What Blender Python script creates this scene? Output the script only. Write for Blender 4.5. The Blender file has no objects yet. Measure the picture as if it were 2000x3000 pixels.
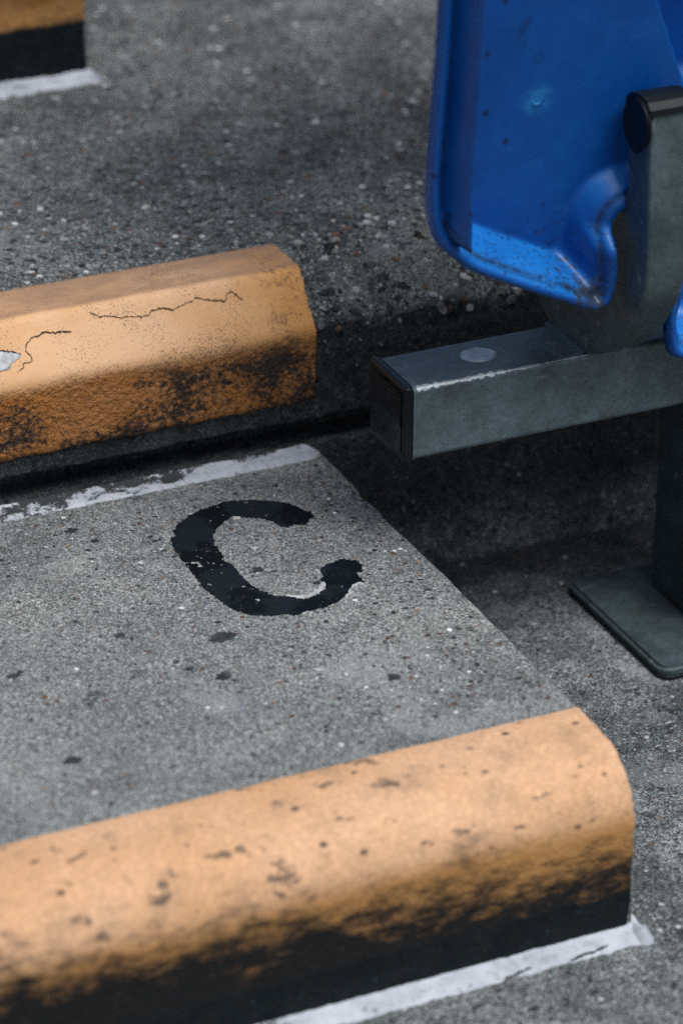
import bpy, bmesh, math, random
import numpy as np
from mathutils import Vector, noise, geometry

# ------------------------------------------------------------------ camera
S = bpy.context.scene
C = S.collection
rnd = random.Random(7)

PITCH, YAW, ROLL = math.radians(27.896), math.radians(25.055), math.radians(0.452)
cd = bpy.data.cameras.new('camera'); cam = bpy.data.objects.new('camera', cd); C.objects.link(cam)
cd.sensor_fit = 'VERTICAL'; cd.sensor_height = 36.0; cd.sensor_width = 24.0
cd.lens = 10010.19 / 3000 * 36
cd.clip_start = 0.05; cd.clip_end = 2000
fw = Vector((math.sin(YAW) * math.cos(PITCH), math.cos(YAW) * math.cos(PITCH), -math.sin(PITCH)))
r0 = Vector((math.cos(YAW), -math.sin(YAW), 0)); u0 = r0.cross(fw)
rr = r0 * math.cos(ROLL) + u0 * math.sin(ROLL); uu = u0 * math.cos(ROLL) - r0 * math.sin(ROLL)
from mathutils import Matrix
cam.matrix_world = Matrix(((rr.x, uu.x, -fw.x, -0.79127), (rr.y, uu.y, -fw.y, -1.32080), (rr.z, uu.z, -fw.z, 1.06639), (0, 0, 0, 1)))
cd.dof.use_dof = True; cd.dof.focus_distance = 1.995; cd.dof.aperture_fstop = 4.8; cd.dof.aperture_blades = 9
S.camera = cam

# ------------------------------------------------------------------ sky, sun, exposure
SUN_EL, SUN_ROT = math.radians(64), math.radians(158)
W = bpy.data.worlds.new('World'); S.world = W; W.use_nodes = True
wn = W.node_tree.nodes; bg = wn['Background']
sky = wn.new('ShaderNodeTexSky'); sky.sky_type = 'NISHITA'; sky.sun_disc = False
sky.sun_elevation = SUN_EL; sky.sun_rotation = SUN_ROT; sky.air_density = 1.0; sky.dust_density = 3.0; sky.ozone_density = 0.25
W.node_tree.links.new(sky.outputs[0], bg.inputs[0]); bg.inputs[1].default_value = 0.075
sl = bpy.data.lights.new('sun', 'SUN'); sun = bpy.data.objects.new('sun', sl); C.objects.link(sun)
sl.energy = 2.0; sl.angle = math.radians(30); sl.color = (0.955, 0.99, 1.0)
sd = Vector((math.sin(SUN_ROT) * math.cos(SUN_EL), math.cos(SUN_ROT) * math.cos(SUN_EL), math.sin(SUN_EL)))
sun.rotation_euler = (-sd).to_track_quat('-Z', 'Y').to_euler()
V = S.view_settings; V.view_transform = 'Standard'; V.look = 'None'; V.exposure = 0.5; V.gamma = 1.0; V.use_curve_mapping = False
S.cycles.max_bounces = 6; S.cycles.use_denoising = False; S.cycles.sample_clamp_indirect = 4.0

# ------------------------------------------------------------------ measures (metres)
H = 0.1048            # rise of a half step
T = 0.2159            # rise of a terrace tier
WALL = 0.412          # foot of the riser
UP = 0.798            # front of the half step on the tier above

# ------------------------------------------------------------------ node helpers
class NB:
    def __init__(s, name):
        s.m = bpy.data.materials.new(name); s.m.use_nodes = True
        s.t = s.m.node_tree; s.n = s.t.nodes; s.b = s.n['Principled BSDF']
        s.tc = s.n.new('ShaderNodeTexCoord').outputs['Object']
        s.sep = None
    def link(s, a, b): s.t.links.new(a, b)
    def put(s, sock, v):
        if hasattr(v, 'is_output') or isinstance(v, bpy.types.NodeSocket): s.link(v, sock)
        elif isinstance(v, (tuple, list)) and len(v) == 3 and sock.type == 'RGBA': sock.default_value = (*v, 1)
        else: sock.default_value = v
    def xyz(s):
        if s.sep is None:
            n = s.n.new('ShaderNodeSeparateXYZ'); s.link(s.tc, n.inputs[0]); s.sep = n.outputs
        return s.sep
    def vec(s, scale=(1, 1, 1), off=(0, 0, 0)):
        n = s.n.new('ShaderNodeMapping'); s.link(s.tc, n.inputs[0])
        n.inputs['Scale'].default_value = scale; n.inputs['Location'].default_value = off
        return n.outputs[0]
    def noise(s, scale, detail=3, rough=0.55, vec=None, dist=0.0, out=0):
        n = s.n.new('ShaderNodeTexNoise'); s.link(vec or s.tc, n.inputs['Vector'])
        n.inputs['Scale'].default_value = scale; n.inputs['Detail'].default_value = detail
        n.inputs['Roughness'].default_value = rough; n.inputs['Distortion'].default_value = dist
        return n.outputs[out]
    def voro(s, scale, feature='F1', out='Distance', vec=None, rand=1.0):
        n = s.n.new('ShaderNodeTexVoronoi'); s.link(vec or s.tc, n.inputs['Vector']); n.feature = feature
        n.inputs['Scale'].default_value = scale; n.inputs['Randomness'].default_value = rand
        return n.outputs[out]
    def math(s, op, a, b=0.0, c=0.0, clamp=False):
        n = s.n.new('ShaderNodeMath'); n.operation = op; n.use_clamp = clamp
        for i, v in enumerate((a, b, c)): s.put(n.inputs[i], v)
        return n.outputs[0]
    def ramp(s, v, a, b, lo=0.0, hi=1.0, smooth=True):
        n = s.n.new('ShaderNodeMapRange'); n.interpolation_type = 'SMOOTHSTEP' if smooth else 'LINEAR'
        s.put(n.inputs['Value'], v)
        for k, x in (('From Min', a), ('From Max', b), ('To Min', lo), ('To Max', hi)): s.put(n.inputs[k], x)
        return n.outputs[0]
    def mix(s, f, a, b, mode='MIX'):
        n = s.n.new('ShaderNodeMix'); n.data_type = 'RGBA'; n.blend_type = mode; n.clamp_factor = True
        s.put(n.inputs[0], f); s.put(n.inputs[6], a); s.put(n.inputs[7], b)
        return n.outputs[2]
    def scalecol(s, col, f):
        n = s.n.new('ShaderNodeVectorMath'); n.operation = 'SCALE'; s.put(n.inputs[0], col); s.put(n.inputs['Scale'], f)
        return n.outputs[0]
    def bw(s, col):
        n = s.n.new('ShaderNodeSeparateColor'); s.link(col, n.inputs[0]); return n.outputs
    def attr(s, name):
        n = s.n.new('ShaderNodeVertexColor'); n.layer_name = name; return n.outputs[0]
    def bump(s, h, dist, strength=1.0, prev=None):
        n = s.n.new('ShaderNodeBump'); s.put(n.inputs['Height'], h); n.inputs['Distance'].default_value = dist
        s.put(n.inputs['Strength'], strength)
        if prev is not None: s.link(prev, n.inputs['Normal'])
        return n.outputs[0]
    def done(s, col, rough=0.8, normal=None, metal=0.0, spec=0.4):
        s.put(s.b.inputs['Base Color'], col); s.put(s.b.inputs['Roughness'], rough)
        s.put(s.b.inputs['Metallic'], metal); s.b.inputs['Specular IOR Level'].default_value = spec
        if normal is not None: s.link(normal, s.b.inputs['Normal'])
        return s.m

def concrete(name, light, dark, grain=0.8, pits=0.5, blotch=0.5, bump=0.0006, off=(0, 0, 0), grime_shade=None, cell=1150, stain=0.4, white=0.968, pitlim=0.0):
    b = NB(name); v = b.vec(off=off)
    big = b.ramp(b.noise(9, 6, 0.62, v), 0.34, 0.68)
    col = b.mix(big, dark, light)
    col = b.mix(b.ramp(b.noise(32, 5, 0.6, v), 0.56, 0.72, 0, 0.45), col, tuple(x * 0.45 for x in dark))
    # sand: each grain its own value
    g1 = b.bw(b.voro(cell, out='Color', vec=v))[0]
    g2 = b.bw(b.voro(cell * 0.62, out='Color', vec=v))
    g3 = b.noise(cell * 1.5, 2, 0.7, v)
    gv = b.math('ADD', b.math('MULTIPLY', b.math('POWER', g1, 2.2), 1.1), b.math('MULTIPLY', g2[1], 0.5))
    gv = b.math('ADD', gv, b.math('MULTIPLY', g3, 0.5))
    gv = b.math('ADD', b.math('MULTIPLY', b.math('SUBTRACT', gv, 0.88), grain), 1.0)
    col = b.scalecol(col, b.math('MAXIMUM', gv, 0.18))
    # bright sparkle grains and small coloured ones
    sp = b.ramp(g2[0], white, white + 0.006, 0, 0.85)
    col = b.mix(sp, col, (0.5, 0.49, 0.46))
    rs = b.ramp(g2[2], 0.985, 0.99, 0, 0.6)
    col = b.mix(rs, col, (0.20, 0.12, 0.075))
    # pits and black lichen specks
    pd = b.math('ADD', b.voro(95, vec=v), b.math('MULTIPLY', b.noise(330, 3, 0.6, v), 0.42))
    pm = b.ramp(pd, 0.36 + 0.06 * pits, 0.26 + 0.06 * pits)
    pm = b.math('MULTIPLY', pm, b.ramp(b.noise(21, 3, 0.5, v), 0.56 - 0.12 * pits - pitlim, 0.66 - 0.12 * pits - pitlim))
    col = b.mix(b.math('MULTIPLY', pm, 0.85), col, (0.02, 0.023, 0.024))
    bl = b.ramp(b.noise(58, 6, 0.72, v, 0.3), 0.60 - 0.05 * blotch, 0.68, 0, 0.75 * min(1, blotch + .4))
    col = b.mix(bl, col, tuple(x * 0.22 for x in dark))
    sm = b.ramp(b.noise(13, 7, 0.66, v, 0.4), 0.47, 0.66)
    col = b.mix(b.math('MULTIPLY', sm, stain), col, tuple(x * 0.3 for x in dark))
    lm = b.ramp(b.noise(17, 5, 0.6, b.vec(off=(off[0] + 5, off[1], 2))), 0.54, 0.68, 0, 0.35)
    col = b.mix(lm, col, tuple(min(0.6, x * 1.5) for x in light))
    if grime_shade is not None: col = grime_shade(b, col)
    h = b.math('SUBTRACT', gv, b.math('MULTIPLY', pm, 1.6))
    nm = b.bump(h, bump, 1.0)
    nm = b.bump(b.noise(70, 4, 0.6, v), 0.0016, 0.8, nm)
    return b.done(col, 0.9, nm, spec=0.25)

def floor_shade(b, col):
    # contact shade by the riser foot and half step put into the colour
    x, y = b.xyz()[0], b.xyz()[1]
    n = b.math('SUBTRACT', b.noise(26, 6, 0.68), 0.5)
    m1 = b.ramp(b.math('ADD', y, b.math('MULTIPLY', n, 0.22)), 0.29, 0.41)
    m2 = b.ramp(b.math('ADD', x, b.math('MULTIPLY', n, 0.16)), 0.055, 0.0)
    m2 = b.math('MULTIPLY', m2, b.ramp(y, 0.0, 0.12))
    col = b.mix(b.math('MULTIPLY', m1, 0.8), col, (0.016, 0.021, 0.022))
    return b.mix(b.math('MULTIPLY', m2, 0.6), col, (0.03, 0.036, 0.038))
def tier_grime(b, col):
    # black algae on the damp foot of the riser and in the joint, ragged upper limit
    y, z = b.xyz()[1], b.xyz()[2]
    zz = b.math('ADD', z, b.math('MULTIPLY', b.math('SUBTRACT', b.noise(38, 5, 0.65), 0.5), 0.045))
    m = b.ramp(zz, 0.196, 0.176)
    yy = b.ramp(y, 0.408, 0.4118)
    m = b.math('MULTIPLY', b.math('MULTIPLY', m, b.ramp(y, 0.47, 0.44)), b.ramp(z, 0.012, 0.05))
    return b.mix(b.math('MULTIPLY', m, 0.78), col, (0.007, 0.011, 0.013))

M = {}
M['slab'] = concrete('half_step_concrete', (0.275, 0.28, 0.265), (0.205, 0.218, 0.215), 1.3, 0.5, 0.55, 0.0006, stain=0.38)
M['tier'] = concrete('terrace_concrete', (0.215, 0.223, 0.212), (0.12, 0.132, 0.13), 1.6, 1.3, 1.0, 0.0010, (3, 1, 0), tier_grime, 1000, 0.5, 0.945, 0.08)
M['floor'] = concrete('lower_terrace_concrete', (0.27, 0.285, 0.285), (0.11, 0.125, 0.128), 1.6, 0.9, 0.8, 0.0009, (7, 2, 0), floor_shade, 1050, 0.6, 0.955, 0.05)

def riser_paint():
    b = NB('riser_orange_paint'); x, y, z = b.xyz()[0], b.xyz()[1], b.xyz()[2]
    n1 = b.noise(14, 4, 0.6); fine = b.noise(420, 3, 0.7)
    peach, deep = (0.76, 0.40, 0.185), (0.53, 0.215, 0.05)
    bleached = b.mix(b.ramp(n1, 0.35, 0.7), (0.76, 0.455, 0.25), (0.68, 0.37, 0.17))
    col = b.mix(b.ramp(b.math('ADD', x, b.math('MULTIPLY', n1, 0.05)), -0.05, 0.02), bleached, (0.62, 0.29, 0.085))
    # upright face kept its deeper colour
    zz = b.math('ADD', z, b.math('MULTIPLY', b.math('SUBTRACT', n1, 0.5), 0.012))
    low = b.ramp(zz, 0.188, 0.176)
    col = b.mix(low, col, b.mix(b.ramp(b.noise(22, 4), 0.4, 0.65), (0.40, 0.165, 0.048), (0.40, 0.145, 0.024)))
    # trodden, dusty top
    top = b.ramp(b.math('ADD', y, b.math('MULTIPLY', b.math('SUBTRACT', n1, 0.5), 0.006)), 0.434, 0.438)
    dust = b.ramp(b.noise(30, 6, 0.7, b.vec((0.5, 1.2, 1))), 0.3, 0.65, 0.45, 0.95)
    col = b.mix(b.math('MULTIPLY', top, dust), col, (0.33, 0.19, 0.11))
    # fine black specks in colonies
    spk = b.ramp(b.math('ADD', b.noise(900, 2, 0.6), b.math('MULTIPLY', b.noise(26, 4, 0.6), 0.55)), 0.88, 0.93)
    col = b.mix(b.math('MULTIPLY', spk, 0.6), col, (0.06, 0.04, 0.028))
    blob = b.ramp(b.noise(75, 5, 0.65), 0.68, 0.73)
    col = b.mix(b.math('MULTIPLY', blob, b.math('MULTIPLY', b.ramp(y, .425, .44), 0.8)), col, (0.05, 0.042, 0.036))
    # mould on the rough upright face
    gr = b.noise(19, 5, 0.62, b.vec((0.75, 1, 1.25), (0.4, 0, 0.31)))
    crv = b.noise(300, 3, 0.8)
    gm = b.math('ADD', gr, b.math('MULTIPLY', b.math('SUBTRACT', crv, 0.5), 0.62))
    gm = b.math('ADD', gm, b.ramp(z, 0.178, 0.135, -0.05, 0.04, False))
    gmask = b.ramp(gm, 0.40, 0.54)
    gmask = b.math('MULTIPLY', gmask, b.ramp(zz, 0.186, 0.170))
    col = b.mix(b.math('MULTIPLY', gmask, 0.95), col, (0.013, 0.013, 0.013))
    # mould near the end of the bevel
    e = b.math('MULTIPLY', b.ramp(x, -0.045, -0.012), b.ramp(gm, 0.52, 0.64))
    col = b.mix(b.math('MULTIPLY', e, 0.75), col, (0.05, 0.035, 0.024))
    nm = b.bump(b.noise(240, 3, 0.7), 0.0045, b.math('ADD', b.math('MULTIPLY', low, 0.95), 0.05))
    nm = b.bump(b.noise(140, 3, 0.6), 0.0012, b.math('ADD', b.math('MULTIPLY', low, 0.7), 0.12), nm)
    return b.done(col, 0.62, nm, spec=0.35)
M['riser_paint'] = riser_paint()

def step_paint(name, base, zoff, foot):
    # zoff: height of the step's foot
    b = NB(name); x, y = b.xyz()[0], b.xyz()[1]; z = b.math('SUBTRACT', b.xyz()[2], zoff)
    n1 = b.noise(11, 5, 0.6); n2 = b.noise(60, 5, 0.65)
    col = b.mix(b.ramp(n1, 0.35, 0.68), base, tuple(c * k for c, k in zip(base, (0.9, 0.84, 0.74))))
    col = b.mix(b.ramp(b.noise(38, 6, 0.7), 0.48, 0.70, 0, 0.6), col, (0.40, 0.255, 0.155))
    # scuffs
    sc = b.ramp(b.math('ADD', b.noise(85, 4, 0.65, b.vec((0.6, 1, 1))), b.math('MULTIPLY', b.noise(13, 2), 0.25)), 0.71, 0.79)
    col = b.mix(b.math('MULTIPLY', sc, 0.8), col, (0.10, 0.075, 0.06))
    vd = b.math('ADD', b.voro(48, vec=b.vec((1, 1.4, 1.4))), b.math('MULTIPLY', n2, 0.25))
    dots = b.math('MULTIPLY', b.ramp(vd, 0.27, 0.21), b.ramp(b.bw(b.voro(48, out='Color', vec=b.vec((1, 1.4, 1.4))))[0], 0.12, 0.17))
    col = b.mix(b.math('MULTIPLY', dots, 0.85), col, (0.075, 0.055, 0.045))
    # deeper colour where the bullnose turns into the face
    zz = b.math('ADD', z, b.math('MULTIPLY', b.math('SUBTRACT', n1, 0.5), 0.02))
    col = b.mix(b.ramp(zz, 0.082, 0.066), col, (0.50, 0.25, 0.085))
    # black algae climbing the face from the wet foot: ragged, streaky
    st = b.noise(22, 6, 0.72, b.vec((0.55, 1, 1.5)))
    st2 = b.noise(130, 4, 0.7, b.vec((0.5, 1, 1.2)))
    g = b.math('ADD', b.math('MULTIPLY', b.math('SUBTRACT', st, 0.5), 0.10), b.math('MULTIPLY', b.math('SUBTRACT', st2, 0.5), 0.075))
    gz = b.math('ADD', z, g)
    gz = b.math('ADD', gz, b.ramp(x, -0.35, 0.0, -0.012, 0.012, False))
    gm = b.ramp(gz, 0.088, 0.038, 0, 0.985)
    col = b.mix(gm, col, (0.006, 0.010, 0.0125))
    # bare, fully blackened concrete below the end of the paint
    zf = b.math('ADD', b.xyz()[2], b.math('MULTIPLY', b.math('SUBTRACT', st2, 0.5), 0.006))
    fm = b.ramp(zf, foot + 0.0015, foot - 0.0015)
    fc = b.mix(b.ramp(b.noise(60, 5, 0.7), 0.35, 0.7), (0.004, 0.008, 0.011), (0.010, 0.015, 0.018))
    fc = b.mix(b.ramp(b.noise(110, 4, 0.78), 0.64, 0.74, 0, 0.45), fc, (0.13, 0.165, 0.18))
    col = b.mix(fm, col, fc)
    fs = b.ramp(b.noise(330, 3, 0.75), 0.40, 0.72, 0.86, 1.12)
    col = b.scalecol(col, fs)
    nm = b.bump(n2, 0.0010, 0.5)
    nm = b.bump(b.noise(260, 3, 0.7), 0.0018, b.ramp(z, 0.075, 0.05, 0.15, 1.0), nm)
    return b.done(col, 0.68, nm, spec=0.16)
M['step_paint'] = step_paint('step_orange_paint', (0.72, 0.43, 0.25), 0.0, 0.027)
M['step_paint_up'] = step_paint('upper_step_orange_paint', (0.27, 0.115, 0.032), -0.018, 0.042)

def algae():
    b = NB('black_algae_concrete')
    n = b.noise(60, 5, 0.7); f = b.bw(b.voro(420, out='Color'))
    col = b.mix(b.ramp(n, 0.35, 0.7), (0.004, 0.008, 0.011), (0.010, 0.015, 0.018))
    col = b.scalecol(col, b.ramp(f[0], 0, 1, 0.5, 1.6))
    col = b.mix(b.ramp(b.noise(90, 4, 0.75), 0.71, 0.77, 0, 0.5), col, (0.16, 0.19, 0.21))
    return b.done(col, 0.85, b.bump(n, 0.001, 0.8), spec=0.3)
M['algae'] = algae()

def mortar(name, spots, dirt=(0.016, 0.02, 0.022)):
    b = NB(name); n = b.noise(45, 5, 0.7)
    col = b.mix(b.ramp(n, 0.35, 0.7), (0.50, 0.525, 0.56), (0.36, 0.385, 0.42))
    col = b.mix(b.ramp(b.noise(160, 4, 0.75), 0.48, 0.70, 0, 0.6), col, (0.20, 0.22, 0.245))
    x = b.xyz()[0]
    m = b.math('ADD', b.noise(62, 6, 0.78, b.vec((0.7, 1, 1))), b.ramp(x, -0.22, 0.0, 0.07, -0.02, False))
    if name.startswith('spotted'): m = b.math('ADD', m, b.ramp(b.xyz()[1], 0.396, 0.409, -0.04, 0.055, False))
    m = b.ramp(m, spots, spots + 0.045)
    col = b.mix(b.math('MULTIPLY', m, 0.95), col, dirt)
    return b.done(col, 0.8, b.bump(b.noise(220, 4, 0.6), 0.0008, 0.7), spec=0.3)
M['mortar_clean'] = mortar('white_mortar', 0.63)
M['mortar_grey'] = mortar('greyed_mortar', 0.6)
M['mortar_spotted'] = mortar('spotted_white_mortar', 0.54)

def letter_paint():
    b = NB('black_letter_paint')
    n = b.noise(26, 4, 0.6)
    col = b.mix(b.ramp(n, 0.47, 0.53), (0.003, 0.006, 0.009), (0.009, 0.014, 0.019))
    chip = b.ramp(b.math('ADD', b.noise(210, 3, 0.6), b.math('MULTIPLY', b.noise(24, 2), 0.5)), 0.945, 0.965)
    col = b.mix(chip, col, (0.40, 0.40, 0.39))
    gr = b.bw(b.voro(1150, out='Color'))[0]
    col = b.mix(b.ramp(b.math('ADD', gr, b.math('MULTIPLY', b.noise(55, 4, 0.7), 0.6)), 1.26, 1.36, 0, 0.45), col, (0.10, 0.105, 0.10))
    nm = b.bump(gr, 0.0005, 0.7)
    return b.done(col, b.ramp(n, 0.4, 0.6, 0.5, 0.62), b.bump(b.noise(260, 3, 0.6, b.vec((0.5, 2, 1))), 0.0004, 0.5, nm), spec=0.12)
M['letter'] = letter_paint()

def plain(name, col, rough=0.6, metal=0.0, spec=0.4, var=0.25, sc=90, bump=0.0003):
    b = NB(name); n = b.noise(sc, 5, 0.65)
    c = b.mix(b.ramp(n, 0.3, 0.7), tuple(x * (1 - var) for x in col), tuple(x * (1 + var) for x in col))
    return b.done(c, rough, b.bump(n, bump, 0.6), metal, spec)
M['undercoat'] = plain('white_undercoat', (0.44, 0.45, 0.44), 0.8, sc=110, var=0.4)
M['crack'] = plain('crack_dark', (0.018, 0.014, 0.012), 0.95)
M['spot'] = plain('dark_gum', (0.028, 0.033, 0.035), 0.85, sc=150, var=0.5)
M['rubber'] = plain('black_plastic', (0.004, 0.007, 0.008), 0.5, sc=60, spec=0.3)
M['cap'] = plain('black_cap_plastic', (0.004, 0.009, 0.013), 0.36, sc=40, var=0.5, spec=0.3, bump=0.001)

def galv(name, col, rough=0.5, wear=0.5, metal=0.55):
    b = NB(name)
    n = b.noise(24, 6, 0.66); f = b.noise(300, 4, 0.7); s = b.noise(120, 4, 0.6, b.vec((0.3, 1.0, 1.0)))
    sp = b.bw(b.voro(150, out='Color'))[0]
    c = b.mix(b.ramp(n, 0.32, 0.7), tuple(x * 0.66 for x in col), tuple(x * 1.18 for x in col))
    c = b.scalecol(c, b.math('ADD', b.ramp(sp, 0, 1, 0.95, 1.05), b.math('MULTIPLY', b.math('SUBTRACT', f, 0.5), 1.0)))
    c = b.mix(b.ramp(s, 0.62, 0.75, 0, wear), c, (0.40, 0.43, 0.46))
    d = b.math('ADD', b.voro(260), b.math('MULTIPLY', f, 0.3))
    c = b.mix(b.math('MULTIPLY', b.ramp(d, 0.29, 0.23), b.ramp(n, 0.42, 0.6, 0.1, 1)), c, (0.012, 0.016, 0.02))
    st = b.ramp(b.noise(16, 3, 0.5, b.vec((2.2, 1, 0.25), (1.7, 0, 0))), 0.60, 0.75, 0, 0.6)
    c = b.mix(st, c, (0.05, 0.06, 0.068))
    scr = b.ramp(b.noise(210, 3, 0.8, b.vec((0.08, 1, 1))), 0.66, 0.72, 0, 0.35)
    c = b.mix(scr, c, (0.30, 0.34, 0.36))
    rust = b.ramp(b.noise(30, 5, 0.7, b.vec(off=(9, 3, 1))), 0.60, 0.72, 0, 0.45)
    c = b.mix(rust, c, (0.11, 0.085, 0.06))
    nm = b.bump(f, 0.0003, 0.8)
    return b.done(c, b.ramp(n, 0.3, 0.7, rough - 0.08, rough + 0.14), nm, metal, 0.5)
M['galv'] = galv('galvanised_steel', (0.135, 0.175, 0.195), 0.5)
M['galv_dark'] = galv('weathered_galvanised_steel', (0.075, 0.105, 0.115), 0.58, 0.25)
M['galv_arm'] = galv('bracket_steel', (0.09, 0.125, 0.137), 0.55, 0.4)
M['galv_post'] = galv('shaded_post_steel', (0.055, 0.08, 0.09), 0.62, 0.25)  # darker steel for the post: its shade is put into the colour
M['galv_bright'] = galv('rubbed_zinc', (0.50, 0.54, 0.56), 0.38, 0.9)

def blue():
    b = NB('blue_plastic'); x, y, z = b.xyz()
    n = b.noise(18, 4, 0.6); f = b.noise(240, 4, 0.7)
    col = b.mix(b.ramp(n, 0.3, 0.7), (0.001, 0.066, 0.30), (0.0015, 0.084, 0.37))
    # paler blue mottling scattered by noise
    col = b.mix(b.ramp(b.noise(70, 5, 0.7), 0.45, 0.75, 0, 0.3), col, (0.006, 0.14, 0.47))
    sp = b.ramp(b.math('ADD', b.voro(70), b.math('MULTIPLY', f, 0.4)), 0.37, 0.29)
    sp = b.math('MULTIPLY', sp, b.ramp(b.noise(16, 3), 0.40, 0.54))
    col = b.mix(b.math('MULTIPLY', sp, 0.85), col, (0.006, 0.02, 0.07))
    # light from above put into the colour: paler blue on up-facing surfaces
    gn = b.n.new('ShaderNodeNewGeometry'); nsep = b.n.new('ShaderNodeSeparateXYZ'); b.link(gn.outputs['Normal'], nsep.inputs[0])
    top_lit = b.math('MULTIPLY', b.ramp(nsep.outputs[2], 0.15, 0.75), b.ramp(b.noise(45, 5, 0.7), 0.25, 0.6, 0.45, 0.85))
    col = b.mix(top_lit, col, (0.012, 0.185, 0.57))
    mx = b.math('SUBTRACT', x, 0.0503); mz = b.math('SUBTRACT', z, 0.3904)
    mr = b.math('SQRT', b.math('ADD', b.math('MULTIPLY', mx, mx), b.math('MULTIPLY', mz, mz)))
    ml = b.math('MULTIPLY', b.ramp(mr, 0.013, 0.003), b.ramp(b.noise(160, 4, 0.7), 0.3, 0.65, 0.1, 0.75))
    col = b.mix(ml, col, (0.03, 0.26, 0.58))
    smr = b.ramp(b.noise(34, 6, 0.75), 0.60, 0.68, 0, 0.5)
    col = b.mix(smr, col, (0.002, 0.022, 0.09))
    # dirt washed into the low corner and along the rim seam
    dx = b.math('SUBTRACT', x, 0.084); dz = b.math('SUBTRACT', z, 0.268)
    k = b.math('ADD', b.math('MULTIPLY', dx, 0.75), dz)
    rad = b.math('SQRT', b.math('ADD', b.math('MULTIPLY', dx, dx), b.math('ADD', b.math('MULTIPLY', dz, dz), b.math('MULTIPLY', b.math('MULTIPLY', k, k), 2.0))))
    dm = b.math('ADD', b.ramp(rad, 0.0, 0.045, 0.30, 0.0, False), b.math('MULTIPLY', b.noise(130, 5, 0.7), 0.75))
    dm = b.ramp(dm, 0.53, 0.62)
    dm = b.math('MULTIPLY', dm, b.ramp(rad, 0.05, 0.03))
    col = b.mix(b.math('MULTIPLY', dm, 0.85), col, (0.035, 0.033, 0.028))
    sm = b.math('MULTIPLY', b.bw(b.attr('seam'))[0], b.ramp(b.noise(90, 4, 0.7), 0.36, 0.56, 0.1, 0.9))
    col = b.mix(sm, col, (0.008, 0.02, 0.04))
    st = b.ramp(b.noise(420, 3, 0.7, b.vec((0.6, 1, 1))), 0.54, 0.66, 0, 0.8)
    col = b.mix(b.math('MULTIPLY', st, b.ramp(z, 0.325, 0.305)), col, (0.01, 0.03, 0.10))
    return b.done(col, b.ramp(n, 0.3, 0.7, 0.34, 0.46), b.bump(f, 0.00025, 0.5), 0, 0.38)
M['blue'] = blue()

def stone_mat():
    b = NB('aggregate_stone'); c = b.attr('stone'); n = b.noise(420, 3, 0.6)
    return b.done(b.scalecol(c, b.ramp(n, 0.25, 0.75, 0.7, 1.25)), 0.75, b.bump(n, 0.0003, 0.5), spec=0.35)
M['stone'] = stone_mat()
M['grass'] = plain('far_ground', (0.05, 0.07, 0.035), 0.95, sc=3, var=0.4, bump=0.01)

# ------------------------------------------------------------------ object helpers
def link(o, parent=None):
    C.objects.link(o)
    if parent is not None: o.parent = parent
    return o
def mesh_obj(name, verts, faces, mat, parent=None, smooth=True, loc=None):
    if loc is not None: verts = [(v[0] - loc[0], v[1] - loc[1], v[2] - loc[2]) for v in verts]
    me = bpy.data.meshes.new(name); me.from_pydata([tuple(v) for v in verts], [], faces); me.update()
    me.materials.append(mat)
    if smooth:
        me.polygons.foreach_set('use_smooth', [True] * len(me.polygons))
    o = bpy.data.objects.new(name, me)
    return link(o, parent)
def bm_obj(name, bm, mat, parent=None, smooth=False):
    bmesh.ops.recalc_face_normals(bm, faces=bm.faces)
    me = bpy.data.meshes.new(name); bm.to_mesh(me); bm.free(); me.materials.append(mat)
    if smooth: me.polygons.foreach_set('use_smooth', [True] * len(me.polygons))
    return link(bpy.data.objects.new(name, me), parent)
def tag(o, label=None, cat=None, group=None, kind=None):
    if label: o['label'] = label
    if cat: o['category'] = cat
    if group: o['group'] = group
    if kind: o['kind'] = kind
    return o
def empty(name):
    o = bpy.data.objects.new(name, None); o.empty_display_size = 0.05
    return link(o)
def nz(x, y, z, s, seed=0.0): return noise.noise(Vector((x * s + seed, y * s + seed * 1.7, z * s - seed)))

def resample(pts, step, keep=True):
    out = [pts[0]]
    for a, b in zip(pts[:-1], pts[1:]):
        L = math.hypot(b[0] - a[0], b[1] - a[1]); n = max(1, int(round(L / step)))
        for i in range(1, n + 1): out.append((a[0] + (b[0] - a[0]) * i / n, a[1] + (b[1] - a[1]) * i / n))
    return out
def round_poly(pts, r, n=5):
    out = [pts[0]]
    for i in range(1, len(pts) - 1):
        p, a, b = Vector(pts[i]), Vector(pts[i - 1]), Vector(pts[i + 1])
        da, db = (a - p), (b - p); k = min(r, da.length * .45, db.length * .45)
        A = p + da.normalized() * k; B = p + db.normalized() * k
        for j in range(n + 1):
            t = j / n; out.append(tuple(A * (1 - t) ** 2 + p * 2 * t * (1 - t) + B * t * t))
    out.append(pts[-1]); return out
def prof_normals(pr):
    N = []
    for i in range(len(pr)):
        a = pr[max(0, i - 1)]; b = pr[min(len(pr) - 1, i + 1)]
        t = Vector((b[0] - a[0], b[1] - a[1])); t.normalize(); N.append(Vector((-t.y, t.x)))
    return N
def grid_faces(nu, nv, flip=False):
    F = []
    for i in range(nu - 1):
        for j in range(nv - 1):
            q = (i * nv + j, i * nv + j + 1, (i + 1) * nv + j + 1, (i + 1) * nv + j)
            F.append(q[::-1] if flip else q)
    return F
def stations(segs):
    xs = []
    for a, b, st in segs:
        n = max(1, int(round((b - a) / st))); xs += [a + (b - a) * i / n for i in range(n)]
    xs.append(segs[-1][1]); return xs

# ------------------------------------------------------------------ the setting: ground and terrace tiers
g = mesh_obj('ground', [(-300, -300, -0.66), (300, -300, -0.66), (300, 300, -0.66), (-300, 300, -0.66)], [(0, 1, 2, 3)], M['grass'])
tag(g, kind='structure')

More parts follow.
